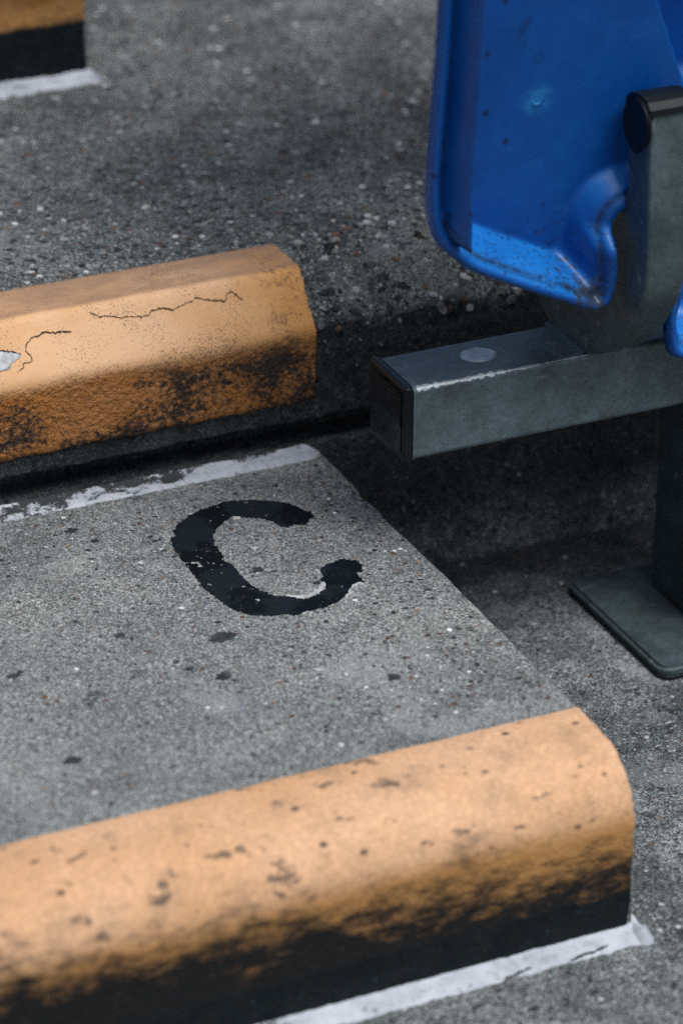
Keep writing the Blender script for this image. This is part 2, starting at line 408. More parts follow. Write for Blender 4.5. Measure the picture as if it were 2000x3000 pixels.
TIER = round_poly([(WALL, 0), (WALL, 0.107), (0.438, 0.107), (0.438, 0.124), (0.4116, 0.124), (0.4116, 0.1855), (0.4348, T), (1.222, T)], 0.0022, 4)
def tier(k, mat, fine):
    dy, dz = 0.8 * k, T * k
    pr = resample(TIER[:-1], 0.0035 if fine else 0.02)
    pr += [(0.4348 + 0.0022 + q, T) for q in ((0.006, 0.014, 0.03, 0.08, 0.2, 0.4, 0.78))]
    xs = stations([(-1.3, -0.26, 0.04), (-0.26, 0.5, 0.0035), (0.5, 2.6, 0.06)]) if fine else stations([(-1.3, 2.6, 0.1)])
    NN = prof_normals(pr); V_ = []
    for x in xs:
        for (y, z), n in zip(pr, NN):
            d = 0.0
            if fine and y < 0.47:
                d = 0.0011 * nz(x, y, z, 95, 3) + 0.0009 * nz(x, y, z, 30, 9)
                if x > 0 and z > 0.17: d -= 0.0016 * max(0, nz(x, y, z, 42, 5)) + 0.0012
            V_.append((x, y + n.x * d + dy, z + n.y * d + dz))
    o = mesh_obj('terrace_tier', V_, grid_faces(len(xs), len(pr), True), mat)
    return tag(o, kind='structure')
tier_up = tier(0, M['tier'], True)
tier_low = tier(-1, M['floor'], False)
tier_back = tier(1, M['tier'], False)
tier_front = tier(-2, M['floor'], False)

# ------------------------------------------------------------------ orange coat helper: a thin real layer on a profile
def coat(name, pr, xs, thick, mat, parent, ragx=0.0, rags=0.0, seed=1.0, off=(0, 0)):
    NN = [-q for q in prof_normals(pr)]; nv = len(pr); V_ = []
    for i, x in enumerate(xs):
        last = i == len(xs) - 1
        for j, ((y, z), n) in enumerate(zip(pr, NN)):
            edge = last or j in (0, nv - 1)
            d = -0.0015 if edge else thick + 0.00035 * nz(x, y, z, 60, seed)
            xx = x + ragx * (nz(0, y, z, 140, seed) + 0.6 * nz(0, y, z, 420, seed)) * max(0, min(1, (x + 0.02) / 0.02))
            yy, zz = y + n.x * d, z + n.y * d
            if rags:
                w = rags * (nz(x, 0, 0, 60, seed + j // (nv - 4)) + 0.6 * nz(x, 0, 0, 210, seed))
                t = max(0.0, 1 - (nv - 1 - j) / 6.0)
                zz += w * t
                t0 = max(0.0, 1 - j / 5.0); yy += w * t0 * 0.22
            V_.append((xx, yy + off[0], zz + off[1]))
    return mesh_obj(name, V_, grid_faces(len(xs), nv, False), mat, parent)

rp = round_poly([(0.4757, T), (0.4348, T), (0.4116, 0.1855), (0.4116, 0.1358)], 0.004, 5)
rp = resample(rp, 0.003)
xs_fine = stations([(-1.15, -0.27, 0.03), (-0.27, -0.004, 0.0028), (-0.004, 0.0, 0.001)])
riser_coat = coat('nosing_paint', rp, xs_fine, 0.0022, M['riser_paint'], tier_up, 0.0016, 0.0012, 4.0)
riser_coat['label'] = 'peeling orange paint on the bevelled riser edge'

# cracks and a chip in that coat
nch = Vector((0, -(T - 0.1855), 0.4348 - 0.4116)).normalized()
def ribbon(name, pts, w, mat, parent, nrm, lift, seed=0):
    P = [Vector(p) for p in pts]; Q = [P[0]]
    for a, b in zip(P[:-1], P[1:]):
        n = max(1, int((b - a).length / 0.0011))
        for i in range(1, n + 1):
            q = a.lerp(b, i / n); j = 0.0012 if i < n else 0.0004
            Q.append(q + Vector((nz(q.x, q.y, q.z, 900, seed), nz(q.x, q.y, q.z, 900, seed + 3), nz(q.x, q.y, q.z, 900, seed + 6))) * j)
    V_, F = [], []
    for i, q in enumerate(Q):
        t = (Q[min(len(Q) - 1, i + 1)] - Q[max(0, i - 1)]).normalized(); s = t.cross(nrm).normalized()
        k = min(1, 0.25 + min(i, len(Q) - 1 - i) / 4) * w * (0.25 + 1.9 * abs(nz(q.x, q.y, q.z, 300, seed + 11)))
        c = q + nrm * lift
        V_ += [c - s * k, c + s * k, c + s * k - nrm * 0.0012, c - s * k - nrm * 0.0012]
        if i:
            a, b = 4 * (i - 1), 4 * i
            F += [(a, a + 1, b + 1, b), (a + 1, a + 2, b + 2, b + 1), (a + 3, a, b, b + 3)]
    return mesh_obj(name, V_, F, mat, parent, False)
CR = [[(-0.1846, 0.4228, 0.2001), (-0.183, 0.425, 0.2031), (-0.179, 0.4271, 0.2058), (-0.1744, 0.4274, 0.2062), (-0.1706, 0.4282, 0.2073), (-0.1677, 0.4279, 0.2068), (-0.1639, 0.4271, 0.2059), (-0.1596, 0.4275, 0.2063), (-0.1537, 0.4265, 0.2051)],
      [(-0.1846, 0.4228, 0.2001), (-0.1823, 0.4209, 0.1976), (-0.1818, 0.419, 0.1951), (-0.1834, 0.4183, 0.1943), (-0.1878, 0.4184, 0.1944), (-0.1877, 0.417, 0.1925), (-0.1927, 0.4157, 0.1908)],
      [(-0.1394, 0.4324, 0.2128), (-0.1347, 0.4304, 0.2102), (-0.1253, 0.4294, 0.2088), (-0.1216, 0.4283, 0.2074), (-0.1092, 0.4277, 0.2066), (-0.1057, 0.4276, 0.2064), (-0.1015, 0.429, 0.2083), (-0.0971, 0.4295, 0.209), (-0.0917, 0.4288, 0.208), (-0.0879, 0.4277, 0.2066), (-0.0809, 0.4291, 0.2084), (-0.0742, 0.4298, 0.2093), (-0.0723, 0.4309, 0.2108), (-0.0632, 0.4289, 0.2081), (-0.0536, 0.4278, 0.2068), (-0.0518, 0.4302, 0.2098), (-0.048, 0.4306, 0.2104), (-0.0448, 0.4282, 0.2072), (-0.0425, 0.4266, 0.2052)]]
for i, (L, w) in enumerate(zip(CR, (0.00040, 0.00022, 0.00026))):
    ribbon('crack', L, w, M['crack'], riser_coat, nch, 0.0029, i * 5.0)
chip = [(-0.2040, 0.4245, 0.2024), (-0.1994, 0.4242, 0.202), (-0.1926, 0.4234, 0.201), (-0.1899, 0.4223, 0.1995), (-0.1876, 0.4223, 0.1995), (-0.1884, 0.4211, 0.198), (-0.1924, 0.4197, 0.1961), (-0.1956, 0.4186, 0.1947), (-0.1966, 0.4171, 0.1927), (-0.2024, 0.4171, 0.1927), (-0.2085, 0.4180, 0.1939), (-0.2100, 0.4220, 0.1991)]
bm = bmesh.new(); cv = [bm.verts.new(Vector(p) + nch * 0.00285) for p in chip]; f = bm.faces.new(cv)
bmesh.ops.solidify(bm, geom=[f], thickness=0.0004)
bm_obj('chip', bm, M['undercoat'], riser_coat)['label'] = 'bare white undercoat where the orange paint has chipped off'
ribbon('crack', [chip[-1]] + chip[:5], 0.0005, M['crack'], riser_coat, nch, 0.0031, 31)

# ------------------------------------------------------------------ half step blocks
NOSE = [(0, 0), (0, 0.068), (0.0008, 0.0745), (0.003, 0.083), (0.0075, 0.0903), (0.014, 0.0963), (0.022, 0.1010), (0.032, 0.1038), (0.045, H)]
def smooth_curve(pts, n=4):
    out = []
    for i in range(len(pts) - 1):
        p0, p1, p2, p3 = (Vector(pts[max(0, min(len(pts) - 1, k))]) for k in (i - 1, i, i + 1, i + 2))
        for j in range(n):
            t = j / n
            out.append(tuple(0.5 * ((2 * p1) + (p2 - p0) * t + (2 * p0 - 5 * p1 + 4 * p2 - p3) * t * t + (3 * p1 - p0 - 3 * p2 + p3) * t ** 3)))
    out.append(pts[-1]); return out
NOSE_S = [(0, 0), (0, 0.02), (0, 0.03), (0, 0.04), (0, 0.05), (0, 0.06)] + smooth_curve(NOSE[1:], 3)

def half_step(dy, dz, fine, paint_z, mat_paint, off):
    root = empty('half_step'); root.location = (0, dy, dz)
    pr = NOSE_S + [(y, H) for y in np.arange(0.051, 0.41, 0.004)] + [(0.4108, H)]
    xs = stations([(-1.1, -0.03, 0.03), (-0.03, -0.003, 0.004)]) + [-0.0012, 0.0003, 0.0003]
    V_ = []
    for i, x in enumerate(xs):
        r = len(xs) - 1 - i
        for (y, z) in pr:
            e = 0.0010 * nz(0, y, z, 45, 2) + 0.0007 * nz(0, y, z, 160, 5)
            chip_ = 0.0045 * math.exp(-((y - 0.337) / 0.008) ** 2) + 0.003 * math.exp(-((y - 0.30) / 0.02) ** 2) + 0.003 * math.exp(-((y - 0.026) / 0.0035) ** 2)
            x2 = x + (e - chip_ * (1 if y > 0.02 else 0)) * max(0.0, 1 - r * 0.25) if r < 4 else x
            zz = z
            if r == 1 and z > 0.09: zz = z - 0.0012 - 0.0008 * abs(nz(0, y, 0, 200, 1))
            if r == 0: zz = 0.0
            V_.append((x2, y, zz))
    body = mesh_obj('body', V_, grid_faces(len(xs), len(pr), True), M['slab'], root)
    # paint on the bullnose
    cp = [(y, z) for (y, z) in NOSE_S if z > 0.0015] + [(0.051, H), (0.058, H), (0.065, H), (0.071, H)]
    cp = [(0, -0.004), (0, 0.0005), (0, 0.005), (0, 0.012)] + cp
    xsp = stations([(-1.1, -0.36, 0.03), (-0.36, -0.003, 0.004), (-0.003, 0.0, 0.001)])
    ct = coat('nosing_paint', cp[::-1], xsp, 0.0008, mat_paint, root, 0.0012, 0.0, off)
    return root, body, ct

step, step_body, step_coat = half_step(0, 0, True, 0.028, M['step_paint'], 2.0)
tag(step, 'concrete half step with black letter C on top and wide orange bullnose edge', 'step', 'half steps up the aisle')
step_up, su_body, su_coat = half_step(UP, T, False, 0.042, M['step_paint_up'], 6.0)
tag(step_up, 'half step standing on the upper tier with deep orange face above a black foot', 'step', 'half steps up the aisle')

# mortar strips: irregular fillets
def strip(name, y_out, y_in, z0, hgt, x0, x1, mat, parent, seed, rag=0.0016, corner=False):
    xs = stations([(x0, max(x0, -0.4), 0.03), (max(x0, -0.4), x1, 0.0025)]) if x0 < -0.4 else stations([(x0, x1, 0.0025)])
    n = 7; V_ = []
    for i, x in enumerate(xs):
        tip = min(1.0, (x1 - x) / 0.006)
        for j in range(n):
            t = j / (n - 1)
            e = rag * (nz(x, seed, 0, 70) + 0.7 * nz(x, seed, 0, 230) + 0.6 * nz(x, seed, 0, 650) + 0.4 * nz(x, seed, 0, 1500))
            e2 = rag * 0.9 * (nz(x, seed + 5, 0, 60) + 0.6 * nz(x, seed + 5, 0, 260))
            yo = y_out + e; yi = y_in + (e2 if not corner else 0)
            ym = (yo + yi) / 2
            y = (yo * (1 - t) + yi * t) * tip + ym * (1 - tip)
            z = z0 + hgt * (t ** 1.3) * tip + 0.0011 * math.sin(math.pi * min(1, t * 1.6)) * tip + 0.0005 * nz(x, y, seed, 180)
            if j == 0: z = z0 - 0.001
            V_.append((x, y, z))
    return mesh_obj(name, V_, grid_faces(len(xs), n, True), mat, parent)
strip('mortar_strip', -0.0145, 0.001, 0.0, 0.006, -1.1, 0.006, M['mortar_clean'], step, 1.0, 0.0022)
strip('mortar_strip', 0.3940, 0.4095, H, 0.0035, -1.1, -0.001, M['mortar_spotted'], step, 2.0, 0.0017)
strip('mortar_strip', -0.0165, 0.001, 0.0, 0.006, -1.1, 0.008, M['mortar_grey'], step_up, 3.0, 0.005)
# lump of mortar smeared round the foot of the corner
V_, F = [], []
for (cx, cy, rx, ry, h, sd_) in ((0.0035, -0.0060, 0.0070, 0.0105, 0.0062, 1.0), (0.0030, 0.0080, 0.0050, 0.0130, 0.0075, 4.0)):
    s0 = len(V_); V_.append((cx, cy, h))
    for q in range(1, 5):
        for k in range(20):
            a = 2 * math.pi * k / 20; t = q / 4; w = 1 + 0.30 * nz(math.cos(a), math.sin(a), sd_, 1.8)
            V_.append((cx + rx * t * w * math.cos(a), cy + ry * t * w * math.sin(a), h * (1 - t ** 1.7) - (0.001 if q == 4 else 0) + 0.0006 * nz(t, a, sd_, 3)))
    for k in range(20):
        k2 = (k + 1) % 20; F.append((s0, s0 + 1 + k, s0 + 1 + k2))
        for q in range(3):
            a, b = s0 + 1 + 20 * q, s0 + 21 + 20 * q; F.append((a + k, b + k, b + k2, a + k2))
mesh_obj('mortar_lump', V_, F, M['mortar_clean'], step)
for i, L in enumerate(([(-0.043, -0.0135, 0.0018), (-0.036, -0.0122, 0.0021), (-0.030, -0.0124, 0.0021), (-0.024, -0.0113, 0.0024), (-0.019, -0.0108, 0.0026)], [(-0.083, -0.0138, 0.0017), (-0.077, -0.0132, 0.0019), (-0.072, -0.0121, 0.0022), (-0.066, -0.0118, 0.0023)])):
    ribbon('crack', L, 0.0003, M['crack'], step, Vector((0, -0.2, 1)).normalized(), 0.0009, 50 + i)

# ------------------------------------------------------------------ letter C: painted layer, outline measured on the slab
CZ = [(1115,245),(1085,205),(1030,190),(980,160),(900,140),(810,125),(720,122),(630,118),(540,120),(480,125),(420,140),(350,165),(270,190),(180,235),(160,260),(110,290),(90,325),(68,345),(90,380),(55,395),(65,450),(80,490),(110,525),(150,580),(200,635),(240,690),(280,745),(330,800),(390,840),(450,890),(520,930),(600,955),(680,970),(800,973),(900,962),(1000,968),(1040,942),(1130,930),(1210,905),(1300,862),(1340,830),(1375,775),(1400,745),(1430,725),(1480,730),(1450,690),(1432,655),(1470,645),(1470,595),(1420,570),(1330,553),(1290,565),(1210,595),(1170,615),(1165,650),(1185,680),(1165,710),(1200,735),(1200,770),(1150,810),(1070,848),(990,845),(920,830),(850,832),(780,810),(720,790),(650,750),(600,710),(560,660),(530,625),(500,590),(445,570),(440,545),(410,490),(380,450),(365,400),(380,350),(430,290),(510,235),(570,237),(650,250),(740,255),(810,275),(860,305),(920,322),(960,295),(1050,295),(1070,265)]
UC = [[(905,818),(985,852),(1070,862),(1150,832),(1205,790),(1212,745),(1195,722),(1170,705),(1150,760),(1090,815),(1000,830)], [(1345,845),(1378,800),(1400,765),(1440,740),(1478,742),(1486,728),(1440,700),(1380,720),(1330,800)]]
def to_slab(q, z):
    px, py = 480 + q[0] / 2.529, 1420 + q[1] / 2.529
    d = fw + rr * ((px - 1000) / 10010.19) - uu * ((py - 1500) / 10010.19)
    o = Vector((-0.79127, -1.32080, 1.06639)); t = (z - o.z) / d.z; p = o + d * t
    return (p.x, p.y)
def ragged(poly, amp, seed, step=0.0012):
    out = []; n = len(poly)
    for i in range(n):
        a, b = Vector(poly[i]), Vector(poly[(i + 1) % n]); k = max(1, int((b - a).length / step))
        for j in range(k):
            q = a.lerp(b, j / k)
            out.append((q.x + amp * nz(q.x, q.y, 0, 700, seed) + amp * .8 * nz(q.x, q.y, 0, 260, seed), q.y + amp * nz(q.x, q.y, 4, 700, seed) + amp * .8 * nz(q.x, q.y, 4, 260, seed)))
    return out
def flat_layer(name, poly, z, th, mat, parent):
    tri = geometry.tessellate_polygon([[Vector((p[0], p[1], 0)) for p in poly]])
    n = len(poly); V_ = [(p[0], p[1], z + th) for p in poly] + [(p[0], p[1], z - 0.0003) for p in poly]
    area = sum(poly[i][0] * poly[(i + 1) % n][1] - poly[(i + 1) % n][0] * poly[i][1] for i in range(n))
    F = []
    for t in tri:
        a, b, c = (Vector((*poly[k], 0)) for k in t)
        F.append(tuple(t) if (b - a).cross(c - a).z > 0 else tuple(t)[::-1])
    for i in range(n):
        j = (i + 1) % n; F.append((i, i + n, j + n, j) if area > 0 else (i, j, j + n, i + n))
    return mesh_obj(name, V_, F, mat, parent, False)
CP = [to_slab(q, H) for q in CZ]
lc = flat_layer('letter', ragged(CP, 0.0013, 3, 0.0007), H, 0.0005, M['letter'], step)
lc['label'] = 'hand painted black letter C'
for i, U in enumerate(UC):
    flat_layer('old_paint', ragged([to_slab(q, H) for q in U], 0.0014, 12 + i), H, 0.0003, M['undercoat'], step)
def inside(p, poly):
    c = False; n = len(poly); j = n - 1
    for i in range(n):
        if (poly[i][1] > p[1]) != (poly[j][1] > p[1]) and p[0] < (poly[j][0] - poly[i][0]) * (p[1] - poly[i][1]) / (poly[j][1] - poly[i][1]) + poly[i][0]: c = not c
        j = i
    return c
# dark gum spots trodden into the slab
for i, (px, py, r) in enumerate([(650, 1868, 0.0085), (752, 1670, 0.0042), (930, 1708, 0.0032), (556, 1958, 0.0034), (210, 1555, 0.0045), (42, 1980, 0.0042), (350, 1862, 0.004), (655, 1985, 0.0055), (805, 1425, 0.003), (215, 2230, 0.0055), (280, 1585, 0.003), (1150, 1985, 0.005)]):
    c = to_slab(((px - 480) * 2.529, (py - 1420) * 2.529), H)
    poly = []
    for k in range(16):
        a = 2 * math.pi * k / 16; q = r * (0.62 + 0.5 * abs(nz(math.cos(a), math.sin(a), i, 1.6, i)))
        poly.append((c[0] + q * math.cos(a) * 1.1, c[1] + q * math.sin(a) * 0.85))
    flat_layer('gum_spot', ragged(poly, 0.0017, i, 0.0007), H, 0.0004, M['spot'], step)

# ------------------------------------------------------------------ aggregate: small stones showing in the worn concrete
PAL = [((0.62, 0.61, 0.59), 0.13), ((0.30, 0.30, 0.29), 0.20), ((0.13, 0.135, 0.14), 0.21), ((0.03, 0.035, 0.037), 0.30), ((0.15, 0.075, 0.048), 0.06), ((0.24, 0.145, 0.085), 0.04), ((0.09, 0.045, 0.03), 0.04), ((0.20, 0.23, 0.27), 0.02)]
def pick(R, dark):
    t = R.random(); a = 0
    for c, w in PAL:
        a += w
        if t <= a: break
    k = (0.7 + 0.6 * R.random()) * dark
    return tuple(min(0.8, x * k) for x in c)
def stones(name, parent, gen, n, rmin, rmax, seed, dark=1.0, power=2.6, lift=0.16):
    R = random.Random(seed); V_, F, COL = [], [], []
    for _ in range(n):
        g_ = gen(R)
        if g_ is None: continue
        p, nn = g_; r = rmin + (rmax - rmin) * R.random() ** power
        nn = nn.normalized(); ax = nn.cross(Vector((0.31, 0.87, 0.21))).normalized(); ay = nn.cross(ax)
        a0 = R.random() * 6.28; asp = 0.6 + 0.4 * R.random(); s = len(V_); c = pick(R, dark)
        rad = [r * (0.7 + 0.5 * R.random()) for _ in range(6)]
        hh = lift * r
        V_.append(p + nn * hh)
        for k in range(6):
            a = a0 + k * math.pi / 3; d = ax * math.cos(a) * rad[k] + ay * math.sin(a) * rad[k] * asp
            V_.append(p + d * 0.72 + nn * hh * 0.8)
        for k in range(6):
            a = a0 + k * math.pi / 3; d = ax * math.cos(a) * rad[k] + ay * math.sin(a) * rad[k] * asp
            V_.append(p + d - nn * 0.0012)
        for k in range(6):
            k2 = (k + 1) % 6
            F.append((s, s + 1 + k, s + 1 + k2)); F.append((s + 1 + k, s + 7 + k, s + 7 + k2, s + 1 + k2))
        COL += [c] * 13
    o = mesh_obj(name, V_, F, M['stone'], parent, False)
    at = o.data.color_attributes.new('stone', 'FLOAT_COLOR', 'POINT')
    at.data.foreach_set('color', [x for c in COL for x in (*c, 1.0)])
    return tag(o, kind='stuff')
UPV = Vector((0, 0, 1))
def slab_gen(R):
    x, y = -0.004 - R.random() * 0.42, 0.078 + R.random() * 0.31
    near = math.exp(x / 0.09)                     # worn bare along the free end
    if R.random() > 0.16 + 0.84 * near: return None
    if inside((x, y), CP): return None
    return Vector((x, y, H)), UPV
stones('aggregate', step, slab_gen, 9000, 0.0005, 0.0026, 11, 0.9, 3.2, 0.12)
def tier_gen(R):
    x, y = -0.30 + R.random() * 0.85, 0.442 + R.random() ** 1.3 * 0.56
    if x < 0.002 and y < 0.48: return None
    if x < 0.004 and y > 0.775: return None
    return Vector((x, y, T)), UPV
stones('aggregate', tier_up, tier_gen, 15000, 0.0006, 0.0038, 12, 0.85, 3.6, 0.14)
stones('aggregate', tier_up, tier_gen, 700, 0.0022, 0.0055, 22, 0.55, 2.0, 0.05)
def bevel_gen(R):
    x = 0.002 + R.random() * 0.36; t = R.random()
    z = 0.178 + (T - 0.178) * t
    if z < 0.1855: y, n = 0.4116, Vector((0, -1, 0))
    else: y, n = 0.4116 + (z - 0.1855) / (T - 0.1855) * (0.4348 - 0.4116), nch
    return Vector((x, y, z)) - n * 0.0016, n
stones('aggregate', tier_up, bevel_gen, 700, 0.0007, 0.0046, 13, 0.6, 2.8, 0.25)
def wall_gen(R):
    x = R.random() * 0.4; z = 0.005 + R.random() * 0.17
    if 0.1 < z < 0.13: return None
    return Vector((x, WALL, z)), Vector((0, -1, 0))
stones('aggregate', tier_up, wall_gen, 420, 0.0006, 0.0030, 14, 0.35, 2.4, 0.2)
def floor_gen(R):
    x, y = -0.22 + R.random() * 0.6, -0.14 + R.random() * 0.55
    if x < 0.01 and y > -0.02: return None
    return Vector((x, y, 0)), UPV
stones('aggregate', tier_low, floor_gen, 5000, 0.0005, 0.0026, 15, 0.7, 3.4, 0.18)

stones('aggregate', tier_low, floor_gen, 350, 0.0018, 0.0042, 25, 0.55, 2.0, 0.06)
stones('aggregate', step, slab_gen, 420, 0.0014, 0.0034, 21, 0.8, 2.0, 0.05)

# ------------------------------------------------------------------ seat rail: beam, end cap, brackets, post, base plate
rail = empty('seat_rail'); rail.location = (0, 0, 0)
tag(rail, 'galvanised square beam with black end cap, curved bracket, post and base plate', 'seat frame')
BY0, BY1, BZ0, BZ1 = 0.262, 0.309, 0.1648, 0.2120
def wnorm(o):
    m = o.modifiers.new('normals', 'WEIGHTED_NORMAL'); m.keep_sharp = True; m.weight = 100
    return o
def rbox(name, x0, x1, y0, y1, z0, z1, bev, mat, parent, seg=3, smooth=True):
    bm = bmesh.new(); bmesh.ops.create_cube(bm, size=1)
    for v in bm.verts: v.co = Vector((x0 + (v.co.x + .5) * (x1 - x0), y0 + (v.co.y + .5) * (y1 - y0), z0 + (v.co.z + .5) * (z1 - z0)))
    bmesh.ops.bevel(bm, geom=bm.edges[:], offset=bev, segments=seg, affect='EDGES', profile=0.6)
    o = bm_obj(name, bm, mat, parent, smooth)
    if smooth: wnorm(o)
    return o
def tube_x(name, x0, x1, y0, y1, z0, z1, r, mat, parent, wall=0.003):
    # square tube along X with rounded edges, open inside
    pr = []
    for cy, cz, a0 in ((y1 - r, z1 - r, 0), (y0 + r, z1 - r, 90), (y0 + r, z0 + r, 180), (y1 - r, z0 + r, 270)):
        for k in range(6):
            a = math.radians(a0 + k * 18); pr.append((cy + r * math.cos(a), cz + r * math.sin(a)))
    cy, cz = (y0 + y1) / 2, (z0 + z1) / 2; k = 1 - 2 * wall / (y1 - y0)
    inn = [(cy + (a - cy) * k, cz + (b - cz) * k) for a, b in pr]; n = len(pr)
    V_ = [(x, *p) for x, L in ((x0, pr), (x1, pr), (x0, inn), (x1, inn)) for p in L]
    F = []
    for i in range(n):
        j = (i + 1) % n
        F += [(i, n + i, n + j, j), (2 * n + i, 2 * n + j, 3 * n + j, 3 * n + i), (i, j, 2 * n + j, 2 * n + i), (n + i, 3 * n + i, 3 * n + j, n + j)]
    o = mesh_obj(name, V_, F, mat, parent, True)
    o.data.set_sharp_from_angle(angle=math.radians(60)); return wnorm(o)
beam = tube_x('beam', -0.0060, 1.9, BY0, BY1, BZ0, BZ1, 0.004, M['galv'], rail)
# end cap: plate with a flange, a dished middle and a raised cross
cap = rbox('end_cap', -0.0118, -0.0063, BY0 - 0.0006, BY1 + 0.0006, BZ0 - 0.0006, BZ1 + 0.0006, 0.0022, M['cap'], rail)
bm = bmesh.new(); n = 12; G = []
for i in range(n + 1):
    for j in range(n + 1):
        u, v = i / n, j / n
        d = 0.0018 * math.sin(math.pi * u) * math.sin(math.pi * v) - 0.0013 * math.exp(-((u - .5) / .06) ** 2) - 0.001 * math.exp(-((v - .5) / .06) ** 2)
        G.append(bm.verts.new((-0.01225 + d * 0.5, BY0 + 0.004 + u * (BY1 - BY0 - 0.008), BZ0 + 0.004 + v * (BZ1 - BZ0 - 0.008))))
for i in range(n):
    for j in range(n):
        a = i * (n + 1) + j; bm.faces.new((G[a], G[a + 1], G[a + n + 2], G[a + n + 1]))
bm_obj('cap_face', bm, M['cap'], cap, True)
# pale rubbed plug on top of the beam
bm = bmesh.new(); R8 = random.Random(3); cen = Vector((0.0479, 0.2869, BZ1)); rings = []
for k, (q, h) in enumerate(((1.0, -0.0003), (0.97, 0.0005), (0.8, 0.0009), (0.45, 0.0006))):
    ring = []
    for a in range(28):
        t = 2 * math.pi * a / 28; r = 0.0112 * q * (1 + 0.07 * nz(math.cos(t), math.sin(t), 0, 2, 4))
        ring.append(bm.verts.new(cen + Vector((r * math.cos(t), r * 0.86 * math.sin(t), h + 0.0002 * nz(t, q, 0, 3)))))
    rings.append(ring)
for A, B in zip(rings[:-1], rings[1:]):
    for a in range(28): bm.faces.new((A[a], A[(a + 1) % 28], B[(a + 1) % 28], B[a]))
bm.faces.new(rings[-1])
bm_obj('plug', bm, M['galv_bright'], rail, True)['label'] = 'pale oval zinc plug on top of the beam'
# rubbed bright top edge of the beam
V_ = []
xs = stations([(-0.004, 0.135, 0.0015)])
for x in xs:
    w = max(0.0001, (0.0011 + 0.0016 * nz(x, 0, 0, 260, 3) + 0.0010 * nz(x, 0, 0, 700, 5)) * max(0.1, 1 - x / 0.14))
    for j in range(5):
        a = math.radians(135 + (j - 2) * 17 * (w / 0.0018)); V_.append((x, BY0 + 0.004 + 0.00412 * math.cos(a), BZ1 - 0.004 + 0.00412 * math.sin(a)))
mesh_obj('worn_edge', V_, grid_faces(len(xs), 5, True), M['galv_bright'], rail)

BR_OUT = [(0.2013, 0.3835), (0.1985, 0.34), (0.1968, 0.303), (0.1963, 0.288), (0.1990, 0.273), (0.2068, 0.2590), (0.2175, 0.2440), (0.2283, 0.2330), (0.243, 0.2215), (0.2583, 0.2137), (0.270, 0.2117), (0.300, 0.2117), (0.312, 0.2150), (0.325, 0.2225), (0.345, 0.245), (0.360, 0.29), (0.370, 0.36), (0.384, 0.50), (0.396, 0.64)]
BR_IN = [(0.368, 0.64), (0.356, 0.50), (0.344, 0.36), (0.338, 0.320), (0.325, 0.300), (0.305, 0.291), (0.285, 0.289), (0.262, 0.292), (0.245, 0.300), (0.232, 0.314), (0.2245, 0.330), (0.2240, 0.345), (0.2265, 0.3835)]
def bracket(dx):
    prof = smooth_curve(BR_OUT, 3) + smooth_curve(BR_IN, 3)
    x0, x1 = 0.1055 + dx, 0.1305 + dx
    bm = bmesh.new()
    a = [bm.verts.new((x0, y, z)) for y, z in prof]; f = bm.faces.new(a)
    r = bmesh.ops.extrude_face_region(bm, geom=[f]); vs = [v for v in r['geom'] if isinstance(v, bmesh.types.BMVert)]
    bmesh.ops.translate(bm, vec=(x1 - x0, 0, 0), verts=vs)
    ed = [e for e in bm.edges if abs(e.verts[0].co.x - e.verts[1].co.x) < 1e-6]
    bmesh.ops.bevel(bm, geom=ed, offset=0.0026, segments=3, affect='EDGES', profile=0.6)
    o = bm_obj('bracket', bm, M['galv_arm'], rail, True); o.data.set_sharp_from_angle(angle=math.radians(60)); wnorm(o)
    # weld bead along the foot
    V_, m = [], 26
    for i in range(m):
        y = 0.2625 + 0.046 * i / (m - 1); q = 0.0022 * (1 + 0.35 * math.sin(i * 2.1))
        for k in range(5):
            t = math.radians(90 * k / 4); V_.append((x0 - q * math.cos(t) + 0.0004, y, BZ1 - 0.0004 + q * math.sin(t)))
    mesh_obj('weld', V_, grid_faces(m, 5, False), M['galv_dark'], o)
    # plastic cap with rounded top on the front arm
    cp = []
    cy, cz, R_ = 0.2128, 0.3735, 0.0168
    for k in range(25):
        t = math.radians(-95 + 290 * k / 24)
        cp.append((cy + 0.0150 * math.cos(t) * (1.0), cz + R_ * math.sin(t)))
    bm = bmesh.new(); vv = [bm.verts.new((x0 - 0.0028, y, z)) for y, z in cp]; f = bm.faces.new(vv)
    r = bmesh.ops.extrude_face_region(bm, geom=[f]); vs = [v for v in r['geom'] if isinstance(v, bmesh.types.BMVert)]
    bmesh.ops.translate(bm, vec=(0.0025, 0, 0), verts=vs)
    bmesh.ops.bevel(bm, geom=[e for e in bm.edges if abs(e.verts[0].co.x - e.verts[1].co.x) < 1e-6], offset=0.0009, segments=2, affect='EDGES')
    pc = bm_obj('plastic_cap', bm, M['rubber'], o, True); pc.data.set_sharp_from_angle(angle=math.radians(40))
    # cap saddle over the top of the arm
    sp = [(0.1997, 0.3825), (0.2000, 0.3860), (0.2035, 0.3895), (0.2090, 0.3912), (0.2160, 0.3912), (0.2230, 0.3892), (0.2272, 0.3850), (0.2280, 0.372), (0.2262, 0.372), (0.2262, 0.3825)]
    bm = bmesh.new(); vv = [bm.verts.new((x0 - 0.0012, y, z)) for y, z in sp]; f = bm.faces.new(vv)
    r = bmesh.ops.extrude_face_region(bm, geom=[f]); vs = [v for v in r['geom'] if isinstance(v, bmesh.types.BMVert)]
    bmesh.ops.translate(bm, vec=(x1 - x0 + 0.0024, 0, 0), verts=vs)
    bm_obj('cap_saddle', bm, M['rubber'], pc, False)
    return o
bracket(0.0); bracket(0.165)
